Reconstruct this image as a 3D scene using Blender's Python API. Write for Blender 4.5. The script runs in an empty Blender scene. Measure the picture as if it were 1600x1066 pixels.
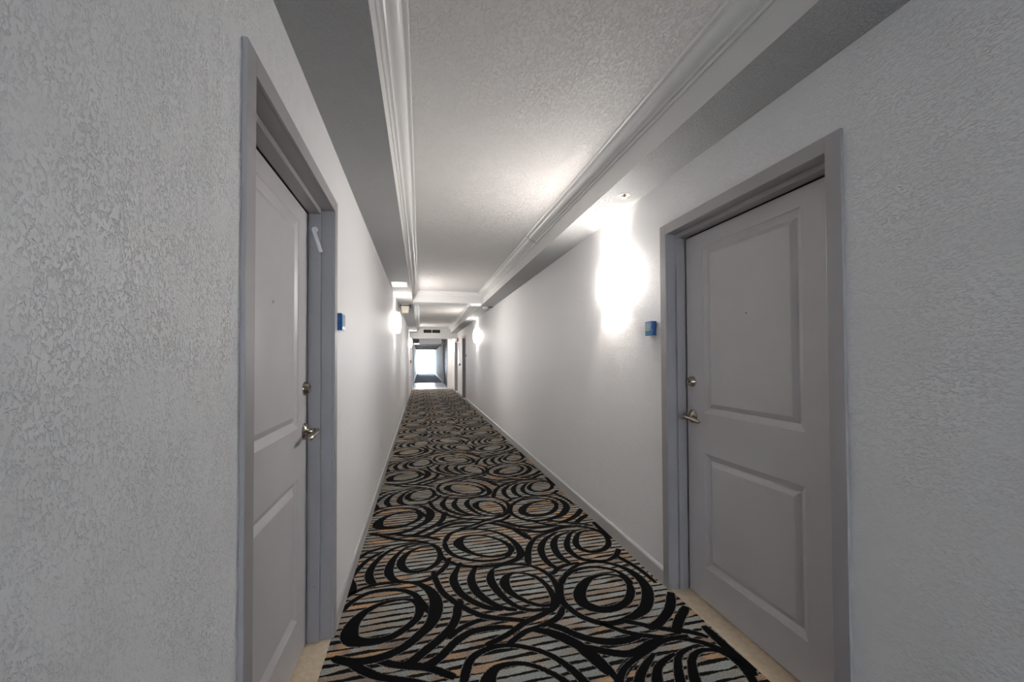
import bpy, bmesh, math
from mathutils import Vector, Matrix
C = bpy.context.scene.collection
S = bpy.context.scene
# ------------------------------------------------------------------ camera
H = 1.343
F_PX, YAW, PITCH, ROLL, CY = 642.63, 0.2174, 0.0181, -0.0044, 549.85
def cam_axes():
    cy, sy = math.cos(YAW), math.sin(YAW)
    f = Vector((sy*math.cos(PITCH), cy*math.cos(PITCH), math.sin(PITCH)))
    r = Vector((cy, -sy, 0)); u = r.cross(f)
    return math.cos(ROLL)*r+math.sin(ROLL)*u, -math.sin(ROLL)*r+math.cos(ROLL)*u, f
cr, cu, cf = cam_axes()
cam = bpy.data.objects.new('camera', bpy.data.cameras.new('camera')); C.objects.link(cam)
cam.matrix_world = Matrix(((cr.x, cu.x, -cf.x, 0), (cr.y, cu.y, -cf.y, 0), (cr.z, cu.z, -cf.z, H), (0, 0, 0, 1)))
cam.data.sensor_width = 36; cam.data.sensor_fit = 'HORIZONTAL'; cam.data.lens = 36*F_PX/1600
cam.data.shift_y = (CY-533)/1600; cam.data.clip_start = 0.02; cam.data.clip_end = 200
S.camera = cam
# ------------------------------------------------------------------ world (hazy bright sky seen at both corridor ends)
SKY = 4.8
w = bpy.data.worlds.new('sky'); S.world = w; w.use_nodes = True
bg = w.node_tree.nodes['Background']; bg.inputs[0].default_value = (0.76, 0.88, 1.0, 1); bg.inputs[1].default_value = SKY
S.view_settings.view_transform = 'Standard'; S.view_settings.look = 'None'
S.view_settings.exposure = 2.75; S.view_settings.gamma = 1.0; S.view_settings.use_curve_mapping = False
BULB = 4.0          # watts of each sconce bulb
# ------------------------------------------------------------------ dimensions
XL, XR = -0.4234, 1.414
ZS, ZF, ZC = 2.40, 2.535, 2.5956          # soffit, top of fascia, tray ceiling
SL, SR = -0.1512, 1.1499                  # inner edges of the soffits
CRW = 0.108                               # crown projection
YB = -5.0                                 # the corridor behind the camera
BEAMS = [(7.72, 8.10), (16.6, 17.0)]
# ------------------------------------------------------------------ materials
def mat(name, col=(.8,.8,.8), rough=.5, metal=0, emit=None, es=0, spec=.5):
    m = bpy.data.materials.new(name); m.use_nodes = True
    b = m.node_tree.nodes['Principled BSDF']
    b.inputs['Base Color'].default_value = (*col, 1); b.inputs['Roughness'].default_value = rough
    b.inputs['Metallic'].default_value = metal; b.inputs['Specular IOR Level'].default_value = spec
    if emit: b.inputs['Emission Color'].default_value = (*emit, 1); b.inputs['Emission Strength'].default_value = es
    return m
def N(m, t, **k):
    n = m.node_tree.nodes.new(t)
    for a, v in k.items(): setattr(n, a, v)
    return n
def L(m, a, b): m.node_tree.links.new(a, b)
def vary(m, c1, c2, scale, detail=3):
    """mottles the base colour a little between two tones"""
    b = m.node_tree.nodes['Principled BSDF']; tc = N(m, 'ShaderNodeTexCoord'); n = N(m, 'ShaderNodeTexNoise')
    n.inputs['Scale'].default_value = scale; n.inputs['Detail'].default_value = detail
    r = N(m, 'ShaderNodeValToRGB'); r.color_ramp.elements[0].position = .35; r.color_ramp.elements[1].position = .65
    r.color_ramp.elements[0].color = (*c1, 1); r.color_ramp.elements[1].color = (*c2, 1)
    L(m, tc.outputs['Object'], n.inputs['Vector']); L(m, n.outputs['Fac'], r.inputs['Fac']); L(m, r.outputs['Color'], b.inputs['Base Color'])
def plaster(name, col, strength, scale, stretch=(1,1,1), rough=.6, big=0.5, spec=.35, rot=0, fade=None):
    """knock-down plaster: flattened blobs with ragged pits, as bump"""
    m = mat(name, col, rough, spec=spec); b = m.node_tree.nodes['Principled BSDF']
    tc = N(m, 'ShaderNodeTexCoord'); mp = N(m, 'ShaderNodeMapping'); mp.inputs['Scale'].default_value = stretch
    mp.inputs['Rotation'].default_value = (rot, 0, 0)
    L(m, tc.outputs['Object'], mp.inputs['Vector'])
    n1 = N(m, 'ShaderNodeTexNoise'); n1.inputs['Scale'].default_value = scale; n1.inputs['Detail'].default_value = 4; n1.inputs['Roughness'].default_value = .55
    n1.inputs['Distortion'].default_value = .6
    r1 = N(m, 'ShaderNodeMapRange'); r1.inputs[1].default_value = .36; r1.inputs[2].default_value = .50
    n2 = N(m, 'ShaderNodeTexNoise'); n2.inputs['Scale'].default_value = scale*.12; n2.inputs['Detail'].default_value = 2
    r2 = N(m, 'ShaderNodeMapRange'); r2.inputs[1].default_value = .35; r2.inputs[2].default_value = .62
    r2.inputs[3].default_value = 1-big; r2.inputs[4].default_value = 1
    mx = N(m, 'ShaderNodeMath', operation='MULTIPLY')
    n3 = N(m, 'ShaderNodeTexNoise'); n3.inputs['Scale'].default_value = scale*2.6; n3.inputs['Detail'].default_value = 2
    ad = N(m, 'ShaderNodeMath', operation='MULTIPLY_ADD'); ad.inputs[1].default_value = .25
    inv = N(m, 'ShaderNodeMath', operation='SUBTRACT'); inv.inputs[0].default_value = 1
    bp = N(m, 'ShaderNodeBump'); bp.inputs['Strength'].default_value = 1; bp.inputs['Distance'].default_value = strength
    for n in (n1, n2, n3): L(m, mp.outputs['Vector'], n.inputs['Vector'])
    L(m, n1.outputs['Fac'], r1.inputs[0]); L(m, n2.outputs['Fac'], r2.inputs[0])
    L(m, r1.outputs[0], inv.inputs[1])                     # pits
    L(m, inv.outputs[0], mx.inputs[0]); L(m, r2.outputs[0], mx.inputs[1])
    neg = N(m, 'ShaderNodeMath', operation='MULTIPLY'); neg.inputs[1].default_value = -1
    L(m, mx.outputs[0], neg.inputs[0])
    L(m, n3.outputs['Fac'], ad.inputs[0]); L(m, neg.outputs[0], ad.inputs[2]); L(m, ad.outputs[0], bp.inputs['Height'])
    if fade:                                               # coarse trowelling only near the first door (metres along the wall)
        sp = N(m, 'ShaderNodeSeparateXYZ'); L(m, tc.outputs['Object'], sp.inputs[0])
        fr = N(m, 'ShaderNodeMapRange'); fr.inputs[1].default_value = fade[0]; fr.inputs[2].default_value = fade[1]
        fr.inputs[3].default_value = strength; fr.inputs[4].default_value = strength*fade[2]
        L(m, sp.outputs['Y'], fr.inputs[0]); L(m, fr.outputs[0], bp.inputs['Distance'])
    L(m, bp.outputs['Normal'], b.inputs['Normal'])
    return m
WALLC = (.80, .79, .79)
M_wallL = plaster('plaster_left', WALLC, .0018, 185, (1, 1, .7), .5, .7, fade=(1.2, 3.0, .3), spec=.4)
M_wallR = plaster('plaster_right', WALLC, .0013, 170, (1, .5, 1.2), .5, .4, fade=(1.5, 6, .5), spec=.4)
M_far = mat('painted_wall_far', (.62, .61, .60), .6)
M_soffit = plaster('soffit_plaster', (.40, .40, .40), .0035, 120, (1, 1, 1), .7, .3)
M_ceil = plaster('ceiling_plaster', (.72, .70, .68), .0032, 110, (1, .6, 1), .7, .3)
M_trim = mat('white_trim_gloss', (.74, .73, .72), .28)
M_fascia = mat('fascia_paint', (.68, .67, .66), .45)
M_base = mat('baseboard_grey', (.50, .49, .49), .35)
M_door = mat('door_grey', (.46, .45, .465), .38)
vary(M_door, (.53, .51, .525), (.56, .54, .555), 3)
M_frame = mat('frame_grey', (.37, .36, .37), .36)
vary(M_frame, (.345, .325, .33), (.365, .345, .35), 5)
M_nickel = mat('satin_nickel', (.46, .40, .33), .22, 1)
M_brass = mat('dull_brass', (.45, .42, .30), .35, 1)
M_silver = mat('silver_metal', (.82, .82, .86), .42, .7)
M_black = mat('black_gap', (.01, .01, .01), .8)
M_dark = mat('dark_slot', (.03, .03, .03), .6)
M_white = mat('white_plastic', (.75, .74, .72), .4)
M_beige = mat('beige_plastic', (.70, .62, .50), .45)
M_red = mat('red_plastic', (.35, .03, .03), .4)
M_shade = mat('lit_sconce_shade', (.9, .88, .85), .5, emit=(1, .96, .915), es=8)
M_shade_in = mat('shade_inside', (.8, .8, .78), .6)
M_panel_lit = mat('lit_diffuser', (.9, .9, .9), .5, emit=(1, .96, .9), es=4)
M_blue = mat('blue_acrylic', (.01, .10, .33), .12); M_blue.node_tree.nodes['Principled BSDF'].inputs['Coat Weight'].default_value = .6
M_plate = mat('brushed_plate', (.16, .24, .32), .35, .5)
M_text = mat('pale_lettering', (.22, .32, .42), .4)
M_stone = mat('beige_stone', (.55, .43, .30), .3)
vary(M_stone, (.66, .52, .36), (.76, .62, .46), 38, 6)
M_tile = mat('polished_tile', (.72, .74, .80), .28)
M_glass = mat('window_glass', (1, 1, 1), .02)
_t = N(M_glass, 'ShaderNodeBsdfTransparent'); _g = N(M_glass, 'ShaderNodeBsdfGlossy'); _g.inputs['Roughness'].default_value = .02; _x = N(M_glass, 'ShaderNodeMixShader'); _x.inputs[0].default_value = .08
L(M_glass, _t.outputs[0], _x.inputs[1]); L(M_glass, _g.outputs[0], _x.inputs[2]); L(M_glass, _x.outputs[0], M_glass.node_tree.nodes['Material Output'].inputs['Surface'])
M_farcarpet = mat('far_carpet', (.075, .08, .11), .9); vary(M_farcarpet, (.10, .11, .15), (.22, .24, .30), 9, 4)
M_ink = mat('carpet_black', (.004, .004, .0045), .95, spec=.1)

def carpet_mat():
    m = mat('striped_carpet', (.2, .17, .14), .95, spec=.1); b = m.node_tree.nodes['Principled BSDF']
    tc = N(m, 'ShaderNodeTexCoord'); sp = N(m, 'ShaderNodeSeparateXYZ')
    wn = N(m, 'ShaderNodeTexNoise'); wn.inputs['Scale'].default_value = 55; wn.inputs['Detail'].default_value = 3
    w2 = N(m, 'ShaderNodeTexNoise'); w2.inputs['Scale'].default_value = 2.5; w2.inputs['Detail'].default_value = 1
    def ma(op, a=None, b_=None, c=None):
        n = N(m, 'ShaderNodeMath', operation=op)
        for i, v in enumerate((a, b_, c)):
            if v is None: continue
            if isinstance(v, (int, float)): n.inputs[i].default_value = v
            else: L(m, v, n.inputs[i])
        return n.outputs[0]
    L(m, tc.outputs['Object'], sp.inputs[0]); L(m, tc.outputs['Object'], wn.inputs['Vector']); L(m, tc.outputs['Object'], w2.inputs['Vector'])
    X, Y = sp.outputs['X'], sp.outputs['Y']
    y = ma('ADD', ma('MULTIPLY_ADD', wn.outputs['Fac'], .010, ma('MULTIPLY_ADD', X, -.035, Y)), ma('MULTIPLY', w2.outputs['Fac'], .004))
    q = ma('DIVIDE', y, .0505); band = ma('FLOOR', q); fr = ma('FRACT', q)
    # dark line width wanders per band and along x
    cv = N(m, 'ShaderNodeCombineXYZ'); L(m, ma('MULTIPLY', X, 5.0), cv.inputs[0]); L(m, ma('MULTIPLY', band, 3.7), cv.inputs[1])
    n1 = N(m, 'ShaderNodeTexNoise'); n1.inputs['Scale'].default_value = 1; n1.inputs['Detail'].default_value = 1
    L(m, cv.outputs[0], n1.inputs['Vector'])
    line = ma('LESS_THAN', fr, ma('MULTIPLY_ADD', n1.outputs['Fac'], 1.0, -.15))
    # colour of a band changes in long segments
    cv2 = N(m, 'ShaderNodeCombineXYZ'); L(m, ma('MULTIPLY', X, 2.0), cv2.inputs[0]); L(m, ma('MULTIPLY', band, 7.31), cv2.inputs[1]); cv2.inputs[2].default_value = 4
    n2 = N(m, 'ShaderNodeTexNoise'); n2.inputs['Scale'].default_value = 1; n2.inputs['Detail'].default_value = 0
    L(m, cv2.outputs[0], n2.inputs['Vector'])
    r = N(m, 'ShaderNodeValToRGB'); cr_ = r.color_ramp; cr_.interpolation = 'LINEAR'
    stops = [(.22, (.22, .17, .135)), (.34, (.34, .27, .21)), (.42, (.30, .33, .32)), (.50, (.38, .30, .23)), (.57, (.36, .38, .36)), (.62, (.29, .225, .18)), (.68, (.55, .34, .18)), (.80, (.36, .25, .17))]
    cr_.elements[0].position, cr_.elements[0].color = stops[0][0], (*stops[0][1], 1)
    cr_.elements[1].position, cr_.elements[1].color = stops[-1][0], (*stops[-1][1], 1)
    for p, c in stops[1:-1]:
        e = cr_.elements.new(p); e.color = (*c, 1)
    L(m, n2.outputs['Fac'], r.inputs['Fac'])
    # tuft speckle
    n3 = N(m, 'ShaderNodeTexNoise'); n3.inputs['Scale'].default_value = 170; n3.inputs['Detail'].default_value = 2
    L(m, tc.outputs['Object'], n3.inputs['Vector'])
    mr = N(m, 'ShaderNodeMapRange'); mr.inputs[1].default_value = .3; mr.inputs[2].default_value = .7; mr.inputs[3].default_value = .6; mr.inputs[4].default_value = 1.45
    L(m, n3.outputs['Fac'], mr.inputs[0])
    mu = N(m, 'ShaderNodeMix', data_type='RGBA', blend_type='MULTIPLY'); mu.inputs[0].default_value = 1
    L(m, r.outputs['Color'], mu.inputs[6]); L(m, mr.outputs[0], mu.inputs[7])
    mi = N(m, 'ShaderNodeMix', data_type='RGBA'); mi.inputs[7].default_value = (.010, .008, .008, 1)
    L(m, line, mi.inputs[0]); L(m, mu.outputs[2], mi.inputs[6]); L(m, mi.outputs[2], b.inputs['Base Color'])
    bp = N(m, 'ShaderNodeBump'); bp.inputs['Distance'].default_value = .002; L(m, n3.outputs['Fac'], bp.inputs['Height']); L(m, bp.outputs[0], b.inputs['Normal'])
    return m
M_carpet = carpet_mat()
M_edge = mat('pale_tuft_edge', (.2, .19, .17), .95, spec=.1); vary(M_edge, (.02, .02, .02), (.34, .32, .29), 90, 2)
# ------------------------------------------------------------------ helpers
def obj(name, bm, m, parent=None, smooth=False, label=None, bev=0):
    me = bpy.data.meshes.new(name)
    bmesh.ops.recalc_face_normals(bm, faces=bm.faces)
    bm.to_mesh(me); bm.free()
    for x in (m if isinstance(m, (list, tuple)) else [m]): me.materials.append(x)
    o = bpy.data.objects.new(name, me); C.objects.link(o)
    if smooth:
        for p in me.polygons: p.use_smooth = True
        try: me.set_sharp_from_angle(angle=math.radians(35))
        except Exception: pass
    if bev:
        b = o.modifiers.new('edge', 'BEVEL'); b.width = bev; b.segments = 2; b.limit_method = 'ANGLE'
    if parent:
        o.parent = parent; o.matrix_parent_inverse = Matrix.Translation(-parent.location)
        # keep world placement: parts are modelled in world space
    if label: o['label'] = label
    return o
def tag(o, label, cat, group=None):
    o['label'] = label; o['category'] = cat
    if group: o['group'] = group
    return o
def struct(o, label=None):
    o['kind'] = 'structure'
    if label: o['label'] = label
    return o
def thing(name, loc, label, cat, group=None):
    o = bpy.data.objects.new(name, None); o.empty_display_size = .05; C.objects.link(o); o.location = loc
    return tag(o, label, cat, group)
def box(bm, x0, x1, y0, y1, z0, z1, mi=0):
    vs = [bm.verts.new((x, y, z)) for x in (x0, x1) for y in (y0, y1) for z in (z0, z1)]
    for q in ((0,1,3,2), (4,6,7,5), (0,4,5,1), (2,3,7,6), (0,2,6,4), (1,5,7,3)):
        f = bm.faces.new([vs[i] for i in q]); f.material_index = mi
    return vs
def lathe(bm, prof, M, n=24, mi=0):
    """profile of (radius, height) revolved about local z, placed by matrix M"""
    rings = []
    for r, h in prof:
        rings.append([bm.verts.new(M @ Vector((r*math.cos(2*math.pi*i/n), r*math.sin(2*math.pi*i/n), h))) for i in range(n)] if r > 1e-6 else [bm.verts.new(M @ Vector((0, 0, h)))])
    for a, b in zip(rings, rings[1:]):
        for i in range(n):
            j = (i+1) % n
            if len(a) == 1 and len(b) == 1: continue
            if len(a) == 1: f = bm.faces.new((a[0], b[i], b[j]))
            elif len(b) == 1: f = bm.faces.new((a[i], a[j], b[0]))
            else: f = bm.faces.new((a[i], a[j], b[j], b[i]))
            f.material_index = mi
def sweep(bm, pts, rad, n=12, flat=1.0):
    """tube through pts; rad a list; flat squashes it in z"""
    prev = None
    for k, p in enumerate(pts):
        p = Vector(p); a = Vector(pts[max(k-1, 0)]); b = Vector(pts[min(k+1, len(pts)-1)]); t = (b-a).normalized()
        up = Vector((0, 0, 1)) if abs(t.z) < .9 else Vector((1, 0, 0))
        s = t.cross(up).normalized(); u = s.cross(t)
        ring = [bm.verts.new(p + rad[k]*(s*math.cos(2*math.pi*i/n) + u*flat*math.sin(2*math.pi*i/n))) for i in range(n)]
        if prev:
            for i in range(n): bm.faces.new((prev[i], prev[(i+1) % n], ring[(i+1) % n], ring[i]))
        else: bm.faces.new(ring)
        prev = ring
    bm.faces.new(prev)
NB = bmesh.new
# =================================================================== SHELL
DOORS_L = [(1.158, 2.15), (17.6, 18.6), (20.6, 21.6)]
DOORS_R = [(1.177, 2.155), (13.42, 14.42), (16.45, 17.75)]
OPEN_TOP = 2.073
def wall(name, side, doors, m, y0, y1, label):
    bm = NB(); t = .25
    def seg(a, b, z0, z1):
        if side < 0: box(bm, XL-t, XL, a, b, z0, z1)
        else: box(bm, XR, XR+t, a, b, z0, z1)
    y = y0
    for a, b in doors:
        a -= .004; b += .004
        seg(y, a, 0, 2.8); seg(a, b, OPEN_TOP+.006, 2.8); y = b
    seg(y, y1, 0, 2.8)
    return struct(obj(name, bm, m), label)
wall('wall_left', -1, DOORS_L, M_wallL, YB, 42.5, 'long left wall of trowelled white plaster')
wall('wall_right', 1, DOORS_R, M_wallR, YB, 19.35, 'long right wall of pale trowelled plaster')
# far right wall steps in beyond the lobby opening
bm = NB(); box(bm, 1.225, 1.66, 19.35, 20.2, 0, 2.8); box(bm, 1.225, 1.66, 24.0, 42.5, 0, 2.8); box(bm, 1.225, 1.66, 20.2, 24.0, 2.2, 2.8); box(bm, 1.40, 1.66, 20.2, 24.0, 0, 2.2)
struct(obj('wall_far_right', bm, M_far), 'far right wall stepping in beside the tiled landing')
# unseen wall added behind the camera; its opening limits the daylight
bm = NB(); box(bm, XL-.25, XR+.25, YB-.2, YB, 0, .95); box(bm, XL-.25, XR+.25, YB-.2, YB, 2.15, 2.8); box(bm, XL-.25, .05, YB-.2, YB, .95, 2.15); box(bm, .95, XR+.25, YB-.2, YB, .95, 2.15)
struct(obj('added_wall_back', bm, M_far), 'unseen end wall added behind the camera to narrow the daylight opening')
# floor slab under everything
bm = NB(); box(bm, XL-.25, XR+.25, YB, 42.6, -.15, -.012)
struct(obj('floor', bm, mat('concrete_slab', (.3, .29, .28), .8)), 'floor slab below the carpet')
bm = NB(); box(bm, XL, XR, 19.262, 19.35, -.012, 0); box(bm, XL, 1.225, 19.35, 24.28, -.012, 0)
struct(obj('floor_tile', bm, M_tile), 'shiny pale tiled landing beyond the carpet')
# ceiling
bm = NB(); box(bm, XL, XR, YB, 16.6, ZC, ZC+.2); box(bm, XL, XR, 17.0, 24.3, 2.42, 2.8); box(bm, XL, 1.225, 24.3, 42.5, 2.30, 2.8)
struct(obj('ceiling', bm, M_ceil), 'textured white tray ceiling')
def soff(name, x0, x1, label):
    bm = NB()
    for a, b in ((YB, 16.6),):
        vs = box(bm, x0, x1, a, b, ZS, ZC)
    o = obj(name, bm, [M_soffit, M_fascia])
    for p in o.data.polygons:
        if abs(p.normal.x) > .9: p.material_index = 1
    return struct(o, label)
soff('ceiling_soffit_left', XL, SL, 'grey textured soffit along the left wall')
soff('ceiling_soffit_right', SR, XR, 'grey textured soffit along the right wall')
bm = NB(); box(bm, SL, SR, BEAMS[0][0], BEAMS[0][1], ZS, ZC)
struct(obj('trim_1', bm, M_fascia), 'white cross beam between the two ceiling trays')
bm = NB(); box(bm, XL, XR, BEAMS[1][0], BEAMS[1][1], 2.18, 2.8)
struct(obj('trim_2', bm, M_far), 'low cross beam carrying the dark vent')
# crown: profile (distance in from fascia, z below ceiling)
PROF = [(0, ZC-.064), (.004, ZC-.066), (.010, ZC-.064), (.013, ZC-.058), (.012, ZC-.054), (.020, ZC-.052), (.026, ZC-.054), (.031, ZC-.050), (.032, ZC-.045), (.037, ZC-.043)] + \
       [(.037+.048*math.sin(t), ZC-.043+.033*(1-math.cos(t))) for t in [k*math.pi/2/7 for k in range(1, 8)]] + \
       [(.088, ZC-.010), (.089, ZC-.005), (.096, ZC-.008), (.104, ZC-.007), (CRW, ZC-.002), (CRW, ZC+.004), (0, ZC+.004)]
def crown(name, side, ya, yb, mitre_a, mitre_b, label, dz=0):
    bm = NB(); rings = []
    for e, (y, mt) in enumerate(((ya, mitre_a), (yb, mitre_b))):
        ring = []
        for d, z in PROF:
            x = SL+d if side < 0 else SR-d
            yy = y + (mt*d)
            ring.append(bm.verts.new((x, yy, z-dz)))
        rings.append(ring)
    n = len(PROF)
    for i in range(n): bm.faces.new((rings[0][i], rings[0][(i+1) % n], rings[1][(i+1) % n], rings[1][i]))
    bm.faces.new(rings[0]); bm.faces.new(rings[1])
    return struct(obj(name, bm, M_trim, smooth=True), label)
def crown_x(name, y, dirn, label):
    bm = NB(); rings = []
    for x, s in ((SL, 1), (SR, -1)):
        rings.append([bm.verts.new((x+s*d, y+dirn*d, z)) for d, z in PROF])
    n = len(PROF)
    for i in range(n): bm.faces.new((rings[0][i], rings[0][(i+1) % n], rings[1][(i+1) % n], rings[1][i]))
    bm.faces.new(rings[0]); bm.faces.new(rings[1])
    return struct(obj(name, bm, M_trim, smooth=True), label)
b0, b1 = BEAMS[0]
crown('trim_3', -1, YB, b0, 0, -1, 'white crown moulding on the left of the near ceiling tray')
crown('trim_4', 1, YB, 4.02, 0, 0, 'white crown moulding on the right of the near tray, nearer length')
crown('trim_5', 1, 4.035, b0, 0, -1, 'white crown moulding on the right of the near tray, farther length', dz=.006)
crown_x('trim_6', b0, -1, 'white crown moulding across the first beam')
crown('trim_7', -1, b1, 16.6, 1, -1, 'white crown moulding on the left of the far tray')
crown('trim_8', 1, b1, 16.6, 1, -1, 'white crown moulding on the right of the far tray')
crown_x('trim_9', b1, 1, 'white crown moulding behind the first beam')
# landing beyond: dropped box
bm = NB(); box(bm, -.10, .98, 20.4, 22.6, 2.10, 2.42)
struct(obj('trim_10', bm, mat('duct_grey', (.35, .35, .37), .6)), 'dark dropped box on the landing ceiling')
for k, y in enumerate((26.5, 30.5, 34.5)):
    bm = NB(); box(bm, XL, 1.225, y, y+.35, 2.16, 2.30)
    struct(obj('trim_%d' % (11+k), bm, M_far), 'shallow cross beam in the far corridor')
# baseboards
def baseboard(name, side, spans, x=None, h=.098, t=.014, label=None):
    bm = NB()
    for a, b in spans:
        X = (XL if side < 0 else XR) if x is None else x
        s = 1 if side < 0 else -1
        prof = [(0, 0), (t, 0), (t, h-.014), (t-.004, h-.006), (t-.009, h), (0, h)]
        r = [[bm.verts.new((X+s*d, y, z)) for d, z in prof] for y in (a, b)]
        n = len(prof)
        for i in range(n): bm.faces.new((r[0][i], r[0][(i+1) % n], r[1][(i+1) % n], r[1][i]))
        bm.faces.new(r[0]); bm.faces.new(r[1])
    return struct(obj(name, bm, M_base), label)
CW = .058
baseboard('baseboard_left', -1, [(YB, 1.158-CW), (2.15+CW, 17.6-CW), (18.6+CW, 20.6-CW), (21.6+CW, 42.4)], label='grey baseboard along the left wall')
baseboard('baseboard_right', 1, [(YB, 1.177-CW), (2.155+CW, 13.42-CW), (14.42+CW, 16.45-CW), (17.75+CW, 19.35)], label='grey baseboard along the right wall')
baseboard('baseboard_far_right', 1, [(19.35, 20.2), (24.0, 42.4)], x=1.225, label='pale baseboard in the far corridor')
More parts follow.
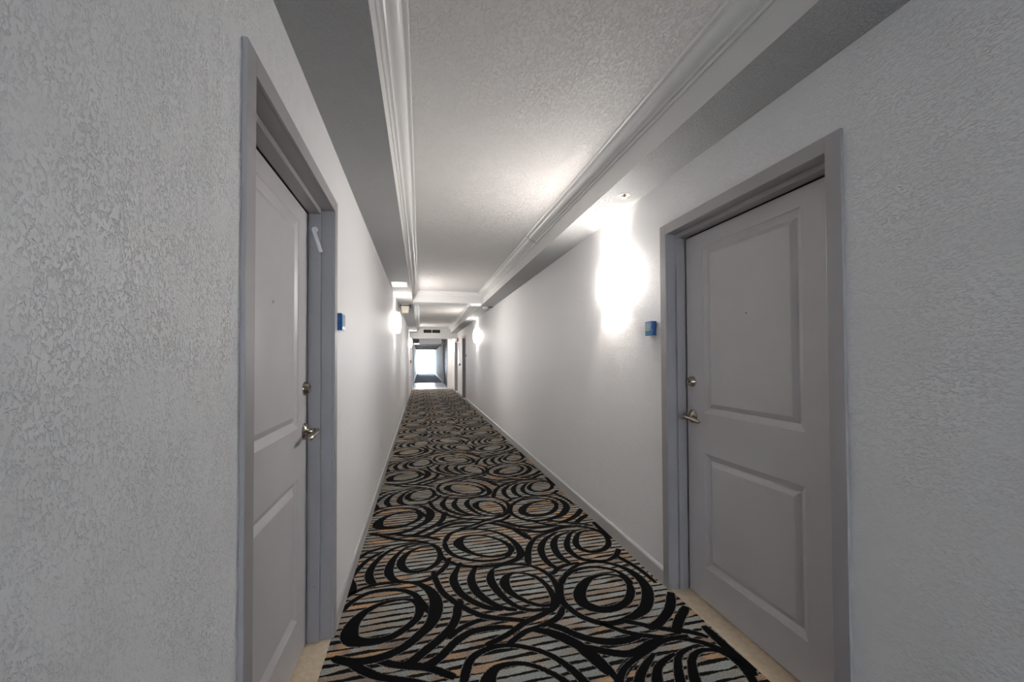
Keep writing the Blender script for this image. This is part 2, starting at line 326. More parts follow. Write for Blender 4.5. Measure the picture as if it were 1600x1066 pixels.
# =================================================================== CARPET with its ring pattern
def unproject(u, v):
    d = ((u-800)/F_PX)*cr - ((v-CY)/F_PX)*cu + cf
    t = -H/d.z
    return (d.x*t, d.y*t)
def P(ox, oy, s, pts): return [unproject(ox+x/s, oy+y/s) for x, y in pts]
P1 = lambda *p: P(540, 810, 6.957, p)
P2 = lambda *p: P(740, 810, 5.333, p)
PQ = lambda *p: P(520, 860, 4.444, p)
P4 = lambda *p: P(700, 940, 6.154, p)
P5 = lambda *p: P(900, 920, 5.333, p)
STROKES = [   # (points, widths, closed)
 # right-hand eye
 (P2((722,590),(745,500),(860,395),(1030,364),(1200,395),(1340,465),(1430,560),(1452,650),(1425,750),(1320,825),(1180,872),(1050,872),(900,820),(790,745),(735,680)), [.042,.04,.03,.03,.035,.055,.065,.07,.065,.05,.04,.04,.04,.04,.045], 1),
 (P2((726,560),(770,480),(860,430),(1000,407),(1150,428),(1250,478),(1320,550)), [.04,.035,.03,.03,.03,.035,.04], 0),
 (P2((885,620),(925,540),(1000,490),(1110,470),(1220,485),(1290,540),(1310,610),(1280,690),(1190,745),(1070,762),(960,735),(900,690)), [.075,.06,.035,.02,.025,.035,.05,.05,.055,.06,.07,.075], 1),
 # middle swirl with crescents
 (PQ((1192,225),(1220,172),(1290,158),(1400,182),(1480,240),(1530,320),(1525,372),(1480,385),(1400,376),(1300,335),(1225,285)), [.065,.04,.02,.03,.035,.04,.03,.03,.03,.035,.05], 1),
 (PQ((1110,130),(1180,105),(1290,97),(1400,117),(1500,172),(1555,250),(1568,330),(1535,400),(1450,450),(1340,500),(1240,570),(1150,620),(1060,662)), [.03,.025,.03,.03,.035,.04,.045,.04,.04,.04,.035,.035,.035], 0),
 (PQ((1110,130),(1095,200),(1145,285),(1240,370),(1340,412),(1440,415),(1510,400)), [.03,.055,.05,.035,.03,.03,.03], 0),
 (PQ((1000,105),(972,155),(962,215),(1000,290),(1080,355),(1180,400),(1280,415)), [.03,.04,.055,.055,.045,.035,.03], 0),
 (PQ((890,85),(856,145),(838,205),(875,285),(960,350),(1080,400),(1180,412)), [.03,.04,.055,.05,.045,.04,.03], 0),
 (PQ((700,150),(712,200),(760,290),(850,362),(970,430),(1080,465),(1250,482),(1340,490)), [.04,.04,.04,.04,.04,.04,.035,.03], 0),
 (PQ((1600,395),(1560,470),(1440,530),(1340,565),(1270,615),(1220,655)), [.035,.04,.035,.035,.035,.035], 0),
 # left-hand tilted eye
 (PQ((115,580),(150,500),(240,420),(370,362),(500,342),(580,362),(605,420),(570,490),(450,580),(340,625),(220,640),(135,628)), [.09,.07,.045,.03,.02,.04,.05,.045,.045,.05,.06,.08], 1),
 (PQ((60,430),(130,362),(240,302),(360,278),(470,277),(560,305),(612,362),(680,440)), [.035,.035,.035,.035,.035,.04,.045,.04], 0),
 (PQ((60,345),(180,280),(300,240),(440,224),(560,228),(650,262),(708,330),(715,420),(680,510),(600,590),(500,670),(380,730),(250,765),(120,778),(0,750)), [.035,.03,.03,.03,.03,.05,.07,.08,.065,.055,.05,.05,.05,.05,.045], 0),
 (PQ((890,350),(868,395),(860,460),(820,540),(740,620),(640,700),(540,780),(480,805)), [.05,.05,.05,.05,.05,.05,.05,.05], 0),
 (PQ((1330,490),(1200,478),(1080,478),(980,500),(880,550),(800,612)), [.03,.03,.03,.035,.035,.04], 0),
 (PQ((1250,535),(1100,540),(960,570),(850,640),(760,730),(680,790),(620,815)), [.03,.04,.045,.045,.045,.05,.05], 0),
 (PQ((290,750),(400,790),(520,803),(640,812),(740,842),(850,885)), [.045,.04,.045,.045,.04,.04], 0),
 (PQ((120,790),(220,840),(320,880),(450,900),(560,915),(700,950)), [.04,.045,.04,.035,.035,.035], 0),
 # left small eye of the second row
 (P1((600,490),(640,415),(720,355),(830,312),(930,298),(1005,340),(1032,410),(1000,480),(920,540),(800,580),(700,582),(630,550)), [.06,.05,.03,.025,.02,.035,.045,.045,.04,.035,.04,.055], 1),
 (P1((1130,435),(1080,530),(960,632),(820,690),(650,698),(530,675),(470,600),(490,500),(560,400),(660,325),(800,285)), [.035,.04,.04,.035,.03,.045,.06,.055,.035,.025,.02], 0),
 (P1((330,740),(270,680),(258,600),(310,500),(400,410),(520,335),(680,288),(850,272),(960,290),(1035,350)), [.04,.055,.055,.045,.035,.03,.025,.02,.025,.03], 0),
 (P1((60,830),(85,740),(60,660),(110,590),(180,510),(280,430),(420,360)), [.06,.04,.03,.035,.035,.035,.025], 0),
 (P1((130,450),(240,375),(360,335),(500,295),(700,270)), [.035,.035,.03,.025,.02], 0),
 # big middle eye of the second row
 (P(500,700,2.222,[(480,330),(502,309),(560,304),(622,319),(662,345),(655,366),(600,378),(540,370),(497,350)]), [.08,.04,.025,.03,.05,.04,.03,.035,.06], 1),
 (P(500,700,2.222,[(432,330),(455,297),(520,282),(600,290),(660,316),(694,355),(690,382),(640,402),(560,413),(490,409),(440,392),(420,375)]), [.045,.04,.03,.03,.04,.06,.055,.045,.035,.035,.035,.035], 0),
 (P(500,700,2.222,[(432,330),(442,355),(475,378),(540,392),(600,391),(650,378),(668,352)]), [.045,.04,.035,.03,.03,.03,.03], 0),
 # right small eye of the second row with crescents
 (P2((850,190),(875,128),(940,103),(1030,108),(1100,150),(1125,212),(1085,258),(1000,282),(912,264),(865,232)), [.05,.035,.025,.025,.035,.045,.045,.04,.045,.05], 1),
 (P2((900,92),(815,120),(780,190),(785,250),(830,300),(900,340),(1000,354),(1110,352),(1185,312),(1210,255)), [.02,.03,.045,.05,.045,.04,.03,.03,.04,.045], 0),
 (P2((800,112),(700,150),(668,210),(685,275),(730,330),(800,375)), [.02,.035,.055,.055,.05,.04], 0),
 (P2((700,112),(605,170),(562,240),(575,310),(630,380),(700,420)), [.025,.04,.055,.05,.045,.04], 0),
 (P2((900,60),(770,75),(650,112),(535,155),(475,215),(452,300),(460,385)), [.025,.03,.03,.03,.045,.05,.05], 0),
 (P2((1200,320),(1290,370),(1400,440),(1520,540)), [.04,.04,.035,.03], 0),
 (P2((160,40),(280,62),(400,112),(490,188)), [.03,.035,.04,.04], 0),
 (P2((650,470),(740,400),(880,370)), [.04,.035,.03], 0),
 # sweeping ribbons between the rows
 (P4((940,215),(1100,262),(1220,318)) + P5((130,425),(280,443),(420,428),(560,385)), [.04,.045,.045,.045,.05,.045,.03], 0),
 (P4((790,265),(950,300),(1100,362),(1250,430)) + P5((150,505),(300,535),(430,545),(530,515),(620,455),(730,420)), [.035,.04,.04,.045,.045,.045,.045,.045,.04,.035], 0),
 (P5((200,285),(330,335),(480,378),(700,405),(900,420),(1050,450),(1180,500),(1300,565),(1400,640),(1490,730)), [.03,.03,.035,.03,.03,.035,.04,.045,.05,.05], 0),
 (P5((400,270),(500,290),(640,320),(800,345),(950,362),(1100,405)), [.04,.035,.035,.035,.035,.03], 0),
 (P5((790,30),(785,150),(725,250),(660,305),(600,335)), [.05,.055,.05,.05,.045], 0),
 (P5((920,150),(865,250),(840,330),(830,375)), [.05,.05,.05,.05], 0),
 (P4((1250,440),(1400,560),(1560,700)), [.045,.05,.05], 0),
 (P5((560,500),(480,585),(400,680),(350,770)), [.04,.05,.05,.05], 0),
 (P5((1060,310),(1200,440),(1330,560),(1500,690)), [.045,.05,.05,.05], 0),
]
PER, YK, KK = 1.288, 3.70, 1.288/1.358
def to_pat(y): return y if y > YK else YK + (y-YK)*KK
def from_pat(y): return y if y > YK else YK + (y-YK)/KK
def catmull(p, closed, sub=7):
    n = len(p); out = []
    rng = range(n) if closed else range(n-1)
    for i in rng:
        g = lambda k: p[k % n] if closed else p[min(max(k, 0), n-1)]
        a, b, c, d = g(i-1), g(i), g(i+1), g(i+2)
        for s in range(sub):
            t = s/sub
            out.append(tuple(.5*((2*b[q]) + (-a[q]+c[q])*t + (2*a[q]-5*b[q]+4*c[q]-d[q])*t*t + (-a[q]+3*b[q]-3*c[q]+d[q])*t**3) for q in range(3)))
    if not closed: out.append(tuple(p[-1]))
    return out
CARPET_END = 19.262
bm = NB(); box(bm, XL, XR, YB, CARPET_END, -.012, 0.0)
lay = 0
for pts, ws, closed in STROKES:
    c = catmull([(x, to_pat(y), w_) for (x, y), w_ in zip(pts, ws)], closed)
    n = len(c)
    for k in range(-1, 13):
        lay = (lay+1) % 9; z = .0004 + lay*.00006
        for grow, mi_, dz in ((.007, 2, -.0003), (0, 1, 0)):
            row = []
            for i, (x, y, w_) in enumerate(c):
                if not closed: w_ *= min(1, .7+.3*min(1, min(i, n-1-i)/3))
                w_ = w_*.93 + grow
                a = c[(i-1) % n] if closed else c[max(i-1, 0)]; b = c[(i+1) % n] if closed else c[min(i+1, n-1)]
                dx, dy = b[0]-a[0], b[1]-a[1]; l = math.hypot(dx, dy) or 1
                nx, ny = -dy/l*w_*.5, dx/l*w_*.5
                pr = []
                for s in (1, -1):
                    X = min(max(x+s*nx, XL+.001), XR-.001); Y = from_pat(y+s*ny+k*PER)
                    pr.append((X, min(Y, CARPET_END-.001), z+dz))
                row.append(pr)
            m_ = n if closed else n-1
            for i in range(m_):
                q = row[i]; r = row[(i+1) % n]
                cx = (q[0][0]+q[1][0]+r[0][0]+r[1][0])/4; cyy = (q[0][1]+r[1][1])/2
                if cx < XL+.002 or cx > XR-.002 or cyy > CARPET_END-.002 or cyy < .6: continue
                try: f = bm.faces.new([bm.verts.new(v) for v in (q[0], r[0], r[1], q[1])]); f.material_index = mi_
                except ValueError: pass
me = bpy.data.meshes.new('patterned_carpet'); bm.normal_update()
for f in bm.faces:
    if f.material_index >= 1 and f.normal.z < 0: f.normal_flip()
bm.to_mesh(me); bm.free(); me.materials.append(M_carpet); me.materials.append(M_ink); me.materials.append(M_edge)
carpet = bpy.data.objects.new('patterned_carpet', me); C.objects.link(carpet)
tag(carpet, 'striped tan and grey carpet with bold black ovals and swirls, running down the corridor', 'carpet')
bm = NB(); box(bm, XL, 1.225, 24.28, 42.4, -.012, 0.0)
tag(obj('carpet', bm, M_farcarpet), 'dim blue-grey carpet beyond the shiny tiled landing', 'carpet')
# =================================================================== DOORS
def door(idx, side, y0, y1, label, detail=True, glossy=None):
    sx = -1 if side < 0 else 1
    XW = XL if side < 0 else XR
    X = lambda d: XW + sx*d                              # d: depth into the wall
    root = bpy.data.objects.new('door_%d' % idx, None); C.objects.link(root); root.location = (XW, (y0+y1)/2, 0)
    root['kind'] = 'structure'; root['label'] = label; root.empty_display_size = .1
    top = OPEN_TOP; g = .0
    def bx(bm, d0, d1, a, b, z0, z1, mi=0): box(bm, min(X(d0), X(d1)), max(X(d0), X(d1)), a, b, z0, z1, mi)
    # frame: casings + jambs + stops in one welded steel frame
    bm = NB()
    zb = 0.0
    bx(bm, -.012, 0, y0-CW, y0, zb, top+CW); bx(bm, -.012, 0, y1, y1+CW, zb, top+CW); bx(bm, -.012, 0, y0, y1, top, top+CW)
    J = .004
    bx(bm, 0, .20, y0-J, y0, zb, top+J); bx(bm, 0, .20, y1, y1+J, zb, top+J); bx(bm, 0, .20, y0, y1, top, top+J)
    ST = .016
    bx(bm, .050, .106, y0, y0+ST, zb, top); bx(bm, .050, .106, y1-ST, y1, zb, top); bx(bm, .050, .106, y0+ST, y1-ST, top-ST-.008, top)
    obj('door_frame', bm, M_frame, root, bev=.0015)
    # dark backing so the gap round the leaf reads black
    bm = NB(); bx(bm, .16, .165, y0, y1, 0, top)
    obj('door_backing', bm, M_black, root)
    # stone threshold
    bm = NB(); bx(bm, 0, .155, y0, y1, -.012, .003)
    obj('threshold', bm, M_stone, root)
    # leaf
    D = .109; a, b, z0, z1 = y0+.012, y1-.021, .012, top-.030
    bm = NB()
    ya, yb = y0+.207, y1-.163                             # panel outer edges
    rects = [(ya, yb, .197, .818), (ya, yb, 1.040, 1.965)]
    def V(d, y, z): return bm.verts.new((X(d), y, z))
    def quad(d, p0, p1, q0, q1): bm.faces.new([V(d, p0, q0), V(d, p1, q0), V(d, p1, q1), V(d, p0, q1)])
    zs = [z0, .197, .818, 1.040, 1.965, z1]
    quad(D, a, ya, z0, z1); quad(D, yb, b, z0, z1)
    quad(D, ya, yb, zs[0], zs[1]); quad(D, ya, yb, zs[2], zs[3]); quad(D, ya, yb, zs[4], zs[5])
    for r in rects:
        steps = [(0, 0), (.003, .003), (.027, .015), (.031, .016), (.036, .012), (.054, .003), (.058, .002)]
        prev = None
        for off, dd in steps:
            c4 = [V(D+dd, r[0]+off, r[2]+off), V(D+dd, r[1]-off, r[2]+off), V(D+dd, r[1]-off, r[3]-off), V(D+dd, r[0]+off, r[3]-off)]
            if prev:
                for i in range(4): bm.faces.new((prev[i], prev[(i+1) % 4], c4[(i+1) % 4], c4[i]))
            prev = c4
        bm.faces.new(prev)
    # edges and back
    for (p, q) in (((a, z0), (b, z0)), ((b, z0), (b, z1)), ((b, z1), (a, z1)), ((a, z1), (a, z0))):
        bm.faces.new([V(D, *p), V(D, *q), V(D+.042, *q), V(D+.042, *p)])
    quad(D+.042, a, b, z0, z1)
    bmesh.ops.remove_doubles(bm, verts=bm.verts, dist=1e-5)
    leaf = obj('door_leaf', bm, glossy or M_door, root)
    if not detail:
        yk = b-.055
        bm = NB(); Mx = Matrix.Translation((X(D), yk, 1.02)) @ Matrix.Rotation(-sx*math.pi/2, 4, 'Y')
        lathe(bm, [(0, 0), (.033, 0), (.03, .01), (.012, .014), (.012, .05), (0, .05)], Mx, 16)
        sweep(bm, [(X(D-.05), yk+.01, 1.02), (X(D-.055), yk-.12, 1.012)], [.01, .008])
        obj('lever_handle', bm, M_nickel, leaf); return root
    rot = Matrix.Rotation(-sx*math.pi/2, 4, 'Y')          # local z points into the corridor
    yk = y1-.068
    bm = NB(); Mx = Matrix.Translation((X(D), yk, 1.210)) @ rot
    lathe(bm, [(0, 0), (.031, 0), (.031, .004), (.0285, .008), (.0235, .022), (.022, .024), (.0195, .0235), (.0185, .0215), (0, .0215)], Mx, 32)
    d_ = obj('deadbolt', bm, M_nickel, leaf, smooth=True, label='round tapered nickel deadbolt')
    bm = NB(); lathe(bm, [(0, .0216), (.0065, .0216), (.0065, .0225), (0, .0225)], Mx, 16)
    box(bm, *(sorted((X(D-.0232), X(D-.022)))), yk-.0012, yk+.0012, 1.206, 1.214)
    # lever: rose, neck, curved grip pointing towards the hinges
    bm = NB(); Mx = Matrix.Translation((X(D), yk, 1.012)) @ rot
    lathe(bm, [(0, 0), (.038, 0), (.0385, .003), (.036, .007), (.030, .013), (.022, .017), (.016, .019), (.0125, .024), (.0115, .040), (0, .040)], Mx, 32)
    pts = [(X(D-.036), yk+.004, 1.014), (X(D-.052), yk+.002, 1.015), (X(D-.062), yk-.012, 1.015), (X(D-.066), yk-.035, 1.013), (X(D-.064), yk-.065, 1.009), (X(D-.060), yk-.095, 1.004), (X(D-.056), yk-.118, .999), (X(D-.053), yk-.128, .997)]
    sweep(bm, pts, [.011, .0115, .0115, .011, .0105, .0105, .010, .006], 14, 1.0)
    obj('lever_handle', bm, M_nickel, leaf, smooth=True, label='curved nickel lever handle on a round rose')
    keyhole = obj('keyhole', *(lambda q: (q, M_dark))(_keyhole(Matrix.Translation((X(D), yk, 1.210)) @ rot)), leaf)
    bm = NB(); Mx = Matrix.Translation((X(D+.003), (ya+yb)/2-.005, 1.560)) @ rot
    lathe(bm, [(0, 0), (.0075, 0), (.0075, .003), (.006, .004), (.0045, .003), (.0045, .0022)], Mx, 20)
    lathe(bm, [(.0045, .0022), (0, .0022)], Mx, 20, 1)
    obj('peephole', bm, [M_silver, M_dark], leaf)
    return root
def _keyhole(Mx):
    bm = NB(); lathe(bm, [(0, .0225), (.006, .0225), (.006, .0215)], Mx, 14)
    return bm
d1 = door(1, -1, 1.158, 2.150, 'grey two-panel door in the left wall, nearest the camera')
d2 = door(2, 1, 1.177, 2.155, 'grey two-panel door in the right wall, nearest the camera')
door(3, 1, 13.42, 14.42, 'far grey door in the right wall beside the small dark plaque', False)
M_gdoor = mat('glossy_door_paint', (.55, .56, .60), .12)
door(4, 1, 16.45, 17.75, 'farthest shiny pale door in the right wall before the landing', False, M_gdoor)
door(5, -1, 17.6, 18.6, 'far grey door in the left wall just before the landing', False)
door(6, -1, 20.6, 21.6, 'farthest grey door in the left wall, beside the landing', False)
# wide dark recessed lift door on the landing
r7 = bpy.data.objects.new('door_7', None); C.objects.link(r7); r7.location = (1.225, 22.1, 0); r7['kind'] = 'structure'; r7['label'] = 'wide dark grey double door recessed beside the tiled landing'
bm = NB(); box(bm, 1.29, 1.32, 20.2, 22.1, 0, 2.2); obj('door_leaf', bm, mat('dark_grey_metal', (.13, .13, .15), .4), r7)
bm = NB(); box(bm, 1.29, 1.32, 22.105, 24.0, 0, 2.2); obj('door_leaf', bm, bpy.data.materials['dark_grey_metal'], r7)
# frame hardware of the left door: silver swing bar + screws on the far jamb
bm = NB()
sweep(bm, [(-.508, 2.128, 1.974), (-.473, 2.128, 1.862)], [.011, .011], 12)
sweep(bm, [(-.500, 2.134, 1.972), (-.500, 2.128, 1.972)], [.014, .014], 12)
obj('latch_bar', bm, M_silver, d1, smooth=True, label='slanted silver bar fixed to the jamb')
def screw(x, y, z, root, ax):
    bm = NB(); Mx = Matrix.Translation((x, y, z)) @ Matrix.Rotation(math.pi/2, 4, 'X')
    lathe(bm, [(0, 0), (.006, 0), (.005, .0015), (.001, .0015), (0, .0005)], Mx, 14)
    obj('screw', bm, M_frame, root)
for z in (1.835, .26): screw(-.497, 2.134, z, d1, 0)
screw(1.49, 2.139, .26, d2, 0)
# =================================================================== SCONCES
def sconce(side, y, label, z=1.945, shadew=.29):
    sx = -1 if side < 0 else 1; XW = XL if side < 0 else XR
    dep = .105; hh = .165; n = 20; a = shadew/2
    root = thing('wall_sconce', (XW, y, z-hh), label, 'lamp', 'half-round sconces along the corridor walls')
    bm = NB(); outer, inner = [], []
    for k in range(n+1):
        t = math.pi*k/n
        outer.append((XW - sx*(.002+dep*math.sin(t)**.8), y - a*math.cos(t)))
        inner.append((XW - sx*(.002+max(dep*math.sin(t)**.8-.004, 0)), y - (a-.004)*math.cos(t)))
    V = {}; NZ = 8; taper = lambda q: 1-.28*abs(2*q/NZ-1)**2.4
    for nm, lst in (('o', outer), ('i', inner)):
        for zz in range(NZ+1):
            V[nm, zz] = [bm.verts.new((p[0] if k in (0, n) else XW+(p[0]-XW)*taper(zz), p[1], z-hh+zz*2*hh/NZ)) for k, p in enumerate(lst)]
    for i in range(n):
        for q in range(NZ):
            bm.faces.new((V['o', q][i], V['o', q][i+1], V['o', q+1][i+1], V['o', q+1][i]))
            bm.faces.new((V['i', q][i], V['i', q+1][i], V['i', q+1][i+1], V['i', q][i+1])).material_index = 1
        for zz in (0, NZ): bm.faces.new((V['o', zz][i], V['i', zz][i], V['i', zz][i+1], V['o', zz][i+1])).material_index = 1
    obj('lamp_shade', bm, [M_shade, M_shade_in], root, smooth=True, label='glowing white half-round shade')
    bm = NB(); x0, x1 = sorted((XW, XW-sx*.012)); box(bm, x0, x1, y-.05, y+.05, z-.10, z+.06)
    obj('backplate', bm, M_white, root)
    for zz in (z-.125, z+.125):
        bm = NB(); Mx = Matrix.Translation((XW-sx*(dep*.86+.001), y, zz)) @ Matrix.Rotation(-sx*math.pi/2, 4, 'Y')
        lathe(bm, [(0, .004), (.004, .003), (.006, 0)], Mx, 14)
        obj('screw', bm, M_brass, root)
    # bulb
    ld = bpy.data.lights.new('bulb', 'POINT'); ld.energy = BULB; ld.color = (1, .94, .88); ld.shadow_soft_size = .03
    lo = bpy.data.objects.new('bulb', ld); C.objects.link(lo); lo.location = (XW-sx*.055, y, z); lo.parent = root
    lo.matrix_parent_inverse = Matrix.Translation(-root.location)
    return root
sconce(1, 2.83, 'glaring half-round sconce on the right wall, nearest, beside the grey door')
sconce(-1, 6.95, 'glowing half-round sconce on the left wall, the nearer one, below the beige box')
sconce(1, 10.55, 'glowing half-round sconce on the right wall, second from the camera')
sconce(-1, 15.35, 'small glowing sconce on the left wall, the farther one, near the vent beam')
sconce(1, 18.25, 'farthest glowing sconce on the right wall beside the landing')

# =================================================================== PLAQUES
def plaque(side, y0, z0, label, wdt=.085, hgt=.088, dep=.028):
    sx = -1 if side < 0 else 1; XW = XL if side < 0 else XR
    X = lambda d: XW - sx*d
    root = thing('room_plaque', (XW, y0+wdt/2, z0), label, 'sign', 'blue room plaques beside the doors')
    bm = NB(); n = 8; rings = []
    # wavy-edged thick blue block: side outlines bulge a little
    for k in range(n+1):
        zz = z0 + hgt*k/n; bul = .004*math.sin(math.pi*2*k/n)
        rings.append([bm.verts.new((X(0), y0+.002+bul, zz)), bm.verts.new((X(dep), y0+.002+bul*.5, zz)), bm.verts.new((X(dep), y0+wdt, zz)), bm.verts.new((X(0), y0+wdt, zz))])
    for r, s in zip(rings, rings[1:]):
        for i in range(4): bm.faces.new((r[i], r[(i+1) % 4], s[(i+1) % 4], s[i]))
    bm.faces.new(rings[0]); bm.faces.new(rings[-1])
    obj('block', bm, M_blue, root, bev=.002)
    bm = NB(); x0, x1 = sorted((X(dep), X(dep+.003))); box(bm, x0, x1, y0+.012, y0+wdt-.004, z0+.026, z0+hgt-.006)
    f = obj('face_plate', bm, M_plate, root, label='brushed grey face with pale marks')
    bm = NB(); x0, x1 = sorted((X(dep+.003), X(dep+.0036)))
    for k in range(3): box(bm, x0, x1, y0+.022, y0+wdt-.014-.006*k, z0+.036+.011*k, z0+.041+.011*k)
    obj('raised_marks', bm, M_text, f)
    bm = NB(); x0, x1 = sorted((X(dep), X(dep+.002))); box(bm, x0, x1, y0+.010, y0+wdt-.003, z0+.006, z0+.020)
    obj('lower_band', bm, mat('teal_acrylic', (.05, .28, .42), .15), root)
    return root
plaque(1, 2.275, 1.487, 'blue plaque on the right wall next to the nearest right-hand door')
plaque(-1, 2.236, 1.495, 'blue plaque on the left wall next to the nearest left-hand door')
plaque(1, 13.18, 1.42, 'tiny dark blue plaque on the right wall beside the far grey door')
# =================================================================== CEILING & WALL FITTINGS
# sprinkler
sp = thing('sprinkler_head', (1.279, 2.41, ZS), 'small recessed sprinkler head in the right soffit above the nearest sconce', 'sprinkler')
Mx = Matrix.Translation((1.279, 2.41, ZS)) @ Matrix.Rotation(math.pi, 4, 'X')
bm = NB(); lathe(bm, [(.036, 0), (.035, .004), (.030, .006), (.023, .003), (.022, -.002)], Mx, 32); obj('escutcheon', bm, M_white, sp, smooth=True)
bm = NB(); lathe(bm, [(.0225, .0005), (0, .0005)], Mx, 24); obj('cup', bm, mat('shadowed_brass', (.16, .15, .10), .5, .6), sp)
bm = NB(); lathe(bm, [(0, 0), (.008, 0), (.007, .010), (.003, .014), (.003, .020), (.012, .021), (.012, .023), (0, .023)], Mx, 16); obj('head', bm, M_brass, sp)
# emergency light: box under left soffit just behind the beam
el = thing('emergency_light', (-.30, 8.15, ZS), 'small beige box hanging from the left soffit just past the first beam', 'emergency light')
bm = NB(); v = box(bm, -.375, -.225, 8.06, 8.16, ZS-.165, ZS-.03)
for q in v:
    if q.co.z < ZS-.1: q.co.x = -.30 + (q.co.x+.30)*.8; q.co.y += .02
obj('housing', bm, M_beige, el, bev=.006)
bm = NB(); box(bm, -.39, -.20, 8.04, 8.17, ZS-.032, ZS-.016); box(bm, -.21, -.19, 8.06, 8.16, ZS-.06, ZS-.016); obj('bracket', bm, M_dark, el)
bm = NB(); box(bm, -.37, -.23, 8.05, 8.16, ZS-.016, ZS); obj('mounting_plate', bm, M_white, el)
# smoke detector + its dark conduit
sd = thing('smoke_detector', (1.265, 8.2, ZS), 'round white smoke detector under the right soffit just past the first beam', 'smoke detector')
Mx = Matrix.Translation((1.265, 8.2, ZS)) @ Matrix.Rotation(math.pi, 4, 'X')
bm = NB(); lathe(bm, [(0, 0), (.06, 0), (.06, .02), (.05, .035), (.03, .045), (0, .047)], Mx, 28); obj('body', bm, M_white, sd, smooth=True)
bm = NB(); sweep(bm, [(1.32, 8.15, ZS-.008), (1.412, 8.15, ZS-.008)], [.007, .007], 8); obj('conduit', bm, M_dark, sd)
# access panels in the soffits
def panel(x0, x1, y0, y1, label):
    t = thing('access_panel', ((x0+x1)/2, (y0+y1)/2, ZS), label, 'access panel', 'soffit access panels')
    bm = NB(); box(bm, x0, x1, y0, y1, ZS-.004, ZS); obj('panel', bm, M_fascia, t)
    return t
panel(-.40, -.19, 5.75, 6.15, 'pale access panel in the left soffit above the first left sconce')
# seam of the right soffit
bm = NB(); box(bm, SR+.012, XR-.004, 5.24, 5.262, ZS-.003, ZS)
tag(obj('soffit_seam', bm, mat('joint_grey', (.38, .36, .35), .8)), 'thin dark joint strip across the right soffit', 'joint strip')
# socket
so = thing('wall_outlet', (XL, 4.62, .40), 'white double socket low on the left wall above the baseboard', 'outlet')
bm = NB(); box(bm, XL, XL+.005, 4.585, 4.655, .40, .515); obj('cover_plate', bm, M_white, so, bev=.0015)
for z in (.435, .480):
    bm = NB(); Mx = Matrix.Translation((XL+.005, 4.62, z)) @ Matrix.Rotation(math.pi/2, 4, 'Y')
    lathe(bm, [(0, .001), (.0165, .001), (.0165, -.002)], Mx, 20)
    r_ = obj('socket', bm, M_white, so)
    bm = NB()
    for dy in (-.006, .006): box(bm, XL+.006, XL+.0066, 4.62+dy-.0012, 4.62+dy+.0012, z-.004, z+.005)
    obj('slot', bm, M_dark, r_)
# vent grille on the low beam
vg = thing('air_vent', (.37, 16.6, 2.40), 'dark return-air vent in two halves on the low cross beam', 'vent')
VX0, VX1, VZ0, VZ1 = .09, .74, 2.395, 2.53
bm = NB(); yv = 16.6
for x0, x1, z0, z1 in ((VX0-.02, VX1+.02, VZ0-.02, VZ0), (VX0-.02, VX1+.02, VZ1, VZ1+.02), (VX0-.02, VX0, VZ0, VZ1), (VX1, VX1+.02, VZ0, VZ1), (.405, .425, VZ0, VZ1)):
    box(bm, x0, x1, yv-.014, yv, z0, z1)
obj('frame', bm, M_white, vg)
bm = NB(); box(bm, VX0, VX1, yv-.003, yv, VZ0, VZ1); obj('backing', bm, M_black, vg)
bm = NB()
for k in range(7):
    z = VZ0+.012+k*.0175; vs = box(bm, VX0, VX1, yv-.012, yv-.004, z, z+.003)
obj('louvres', bm, M_dark, vg)
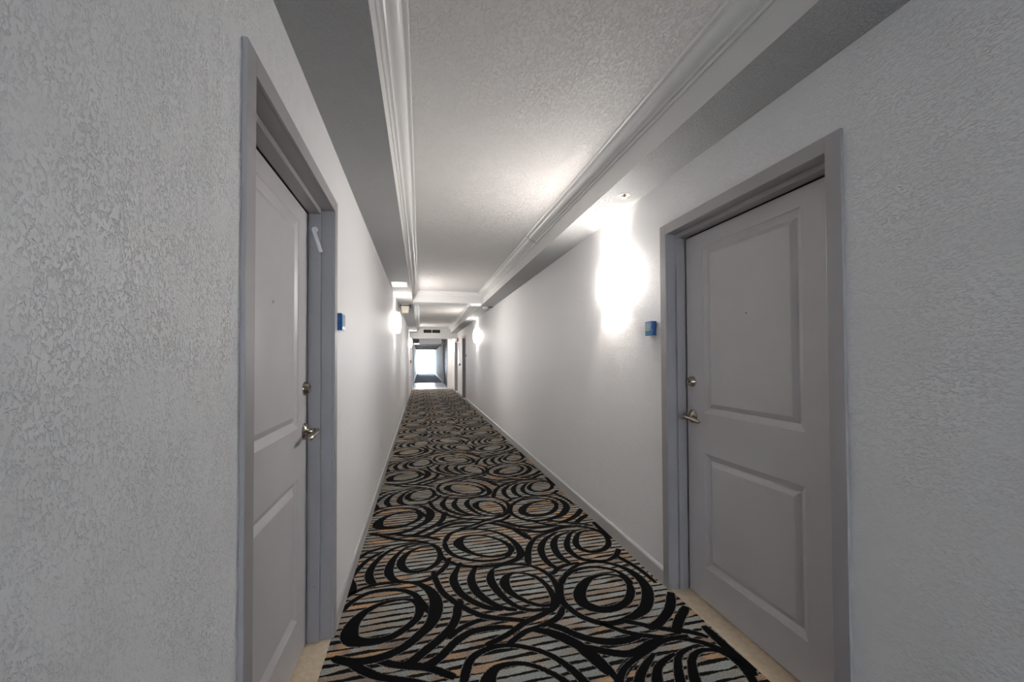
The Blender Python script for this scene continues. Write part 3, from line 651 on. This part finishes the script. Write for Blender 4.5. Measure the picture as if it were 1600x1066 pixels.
# fire alarm, framed notice, pull station
fa = thing('fire_alarm', (XR, 16.1, 2.06), 'small dark red fire alarm high on the right wall before the landing', 'fire alarm')
bm = NB(); box(bm, XR-.05, XR, 16.04, 16.16, 2.04, 2.18); obj('housing', bm, M_red, fa, bev=.004)
bm = NB(); box(bm, XR-.065, XR-.05, 16.07, 16.13, 2.10, 2.16); obj('strobe', bm, M_white, fa)
fn = thing('framed_notice', (XR, 15.65, 1.16), 'tall narrow pale framed notice on the right wall by the far door', 'frame')
bm = NB(); box(bm, XR-.025, XR, 15.45, 15.95, 1.16, 1.98); obj('frame', bm, M_silver, fn, bev=.003)
bm = NB(); box(bm, XR-.028, XR-.025, 15.47, 15.93, 1.18, 1.96); obj('sheet', bm, mat('glossy_paper', (.85, .85, .88), .1), fn)
bm = NB(); box(bm, XR-.06, XR, 15.20, 15.30, 1.12, 1.19)
tag(obj('wall_bracket', bm, M_dark, bev=.004), 'little dark bracket on the right wall below the framed notice', 'bracket')
ps = thing('pull_station', (XL, 16.6, 1.2), 'small red pull station on the left wall beyond the last left sconce', 'fire alarm')
bm = NB(); box(bm, XL, XL+.05, 16.56, 16.64, 1.20, 1.32); obj('housing', bm, M_red, ps, bev=.003)
bm = NB(); box(bm, XL+.05, XL+.06, 16.575, 16.625, 1.23, 1.25); obj('handle', bm, M_white, ps)
# lights of landing and far corridor
def ceil_light(x, y, z, lx, ly, e, label):
    t = thing('ceiling_light', (x, y, z), label, 'lamp', 'flat ceiling lights beyond the low beam')
    bm = NB(); box(bm, x-lx/2-.02, x+lx/2+.02, y-ly/2-.02, y+ly/2+.02, z-.012, z); obj('frame', bm, M_white, t)
    bm = NB(); box(bm, x-lx/2, x+lx/2, y-ly/2, y+ly/2, z-.03, z-.012); obj('diffuser', bm, M_panel_lit, t)
    return t
ceil_light(.35, 18.6, 2.42, .75, .5, 4, 'lit square ceiling light just beyond the low beam')
ceil_light(-.25, 25.0, 2.30, .25, .25, 4, 'tiny lit ceiling light at the start of the far corridor')
ceil_light(1.0, 28.5, 2.30, .25, .25, 4, 'tiny lit ceiling light on the right of the far corridor')
# =================================================================== far window
wr = bpy.data.objects.new('window_1', None); C.objects.link(wr); wr.location = (.4, 42.4, 0); wr['kind'] = 'structure'; wr['label'] = 'blazing full-height glass door closing the far end'
bm = NB()
for x0, x1, z0, z1 in ((XL, XL+.05, 0, 2.24), (1.175, 1.225, 0, 2.24), (XL+.05, 1.175, 0, .05), (XL+.05, 1.175, 2.19, 2.30), ):
    box(bm, x0, x1, 42.40, 42.46, z0, z1)
obj('window_frame', bm, M_white, wr)
bm = NB(); box(bm, XL+.05, 1.175, 42.425, 42.431, .05, 2.19); obj('pane', bm, M_glass, wr)
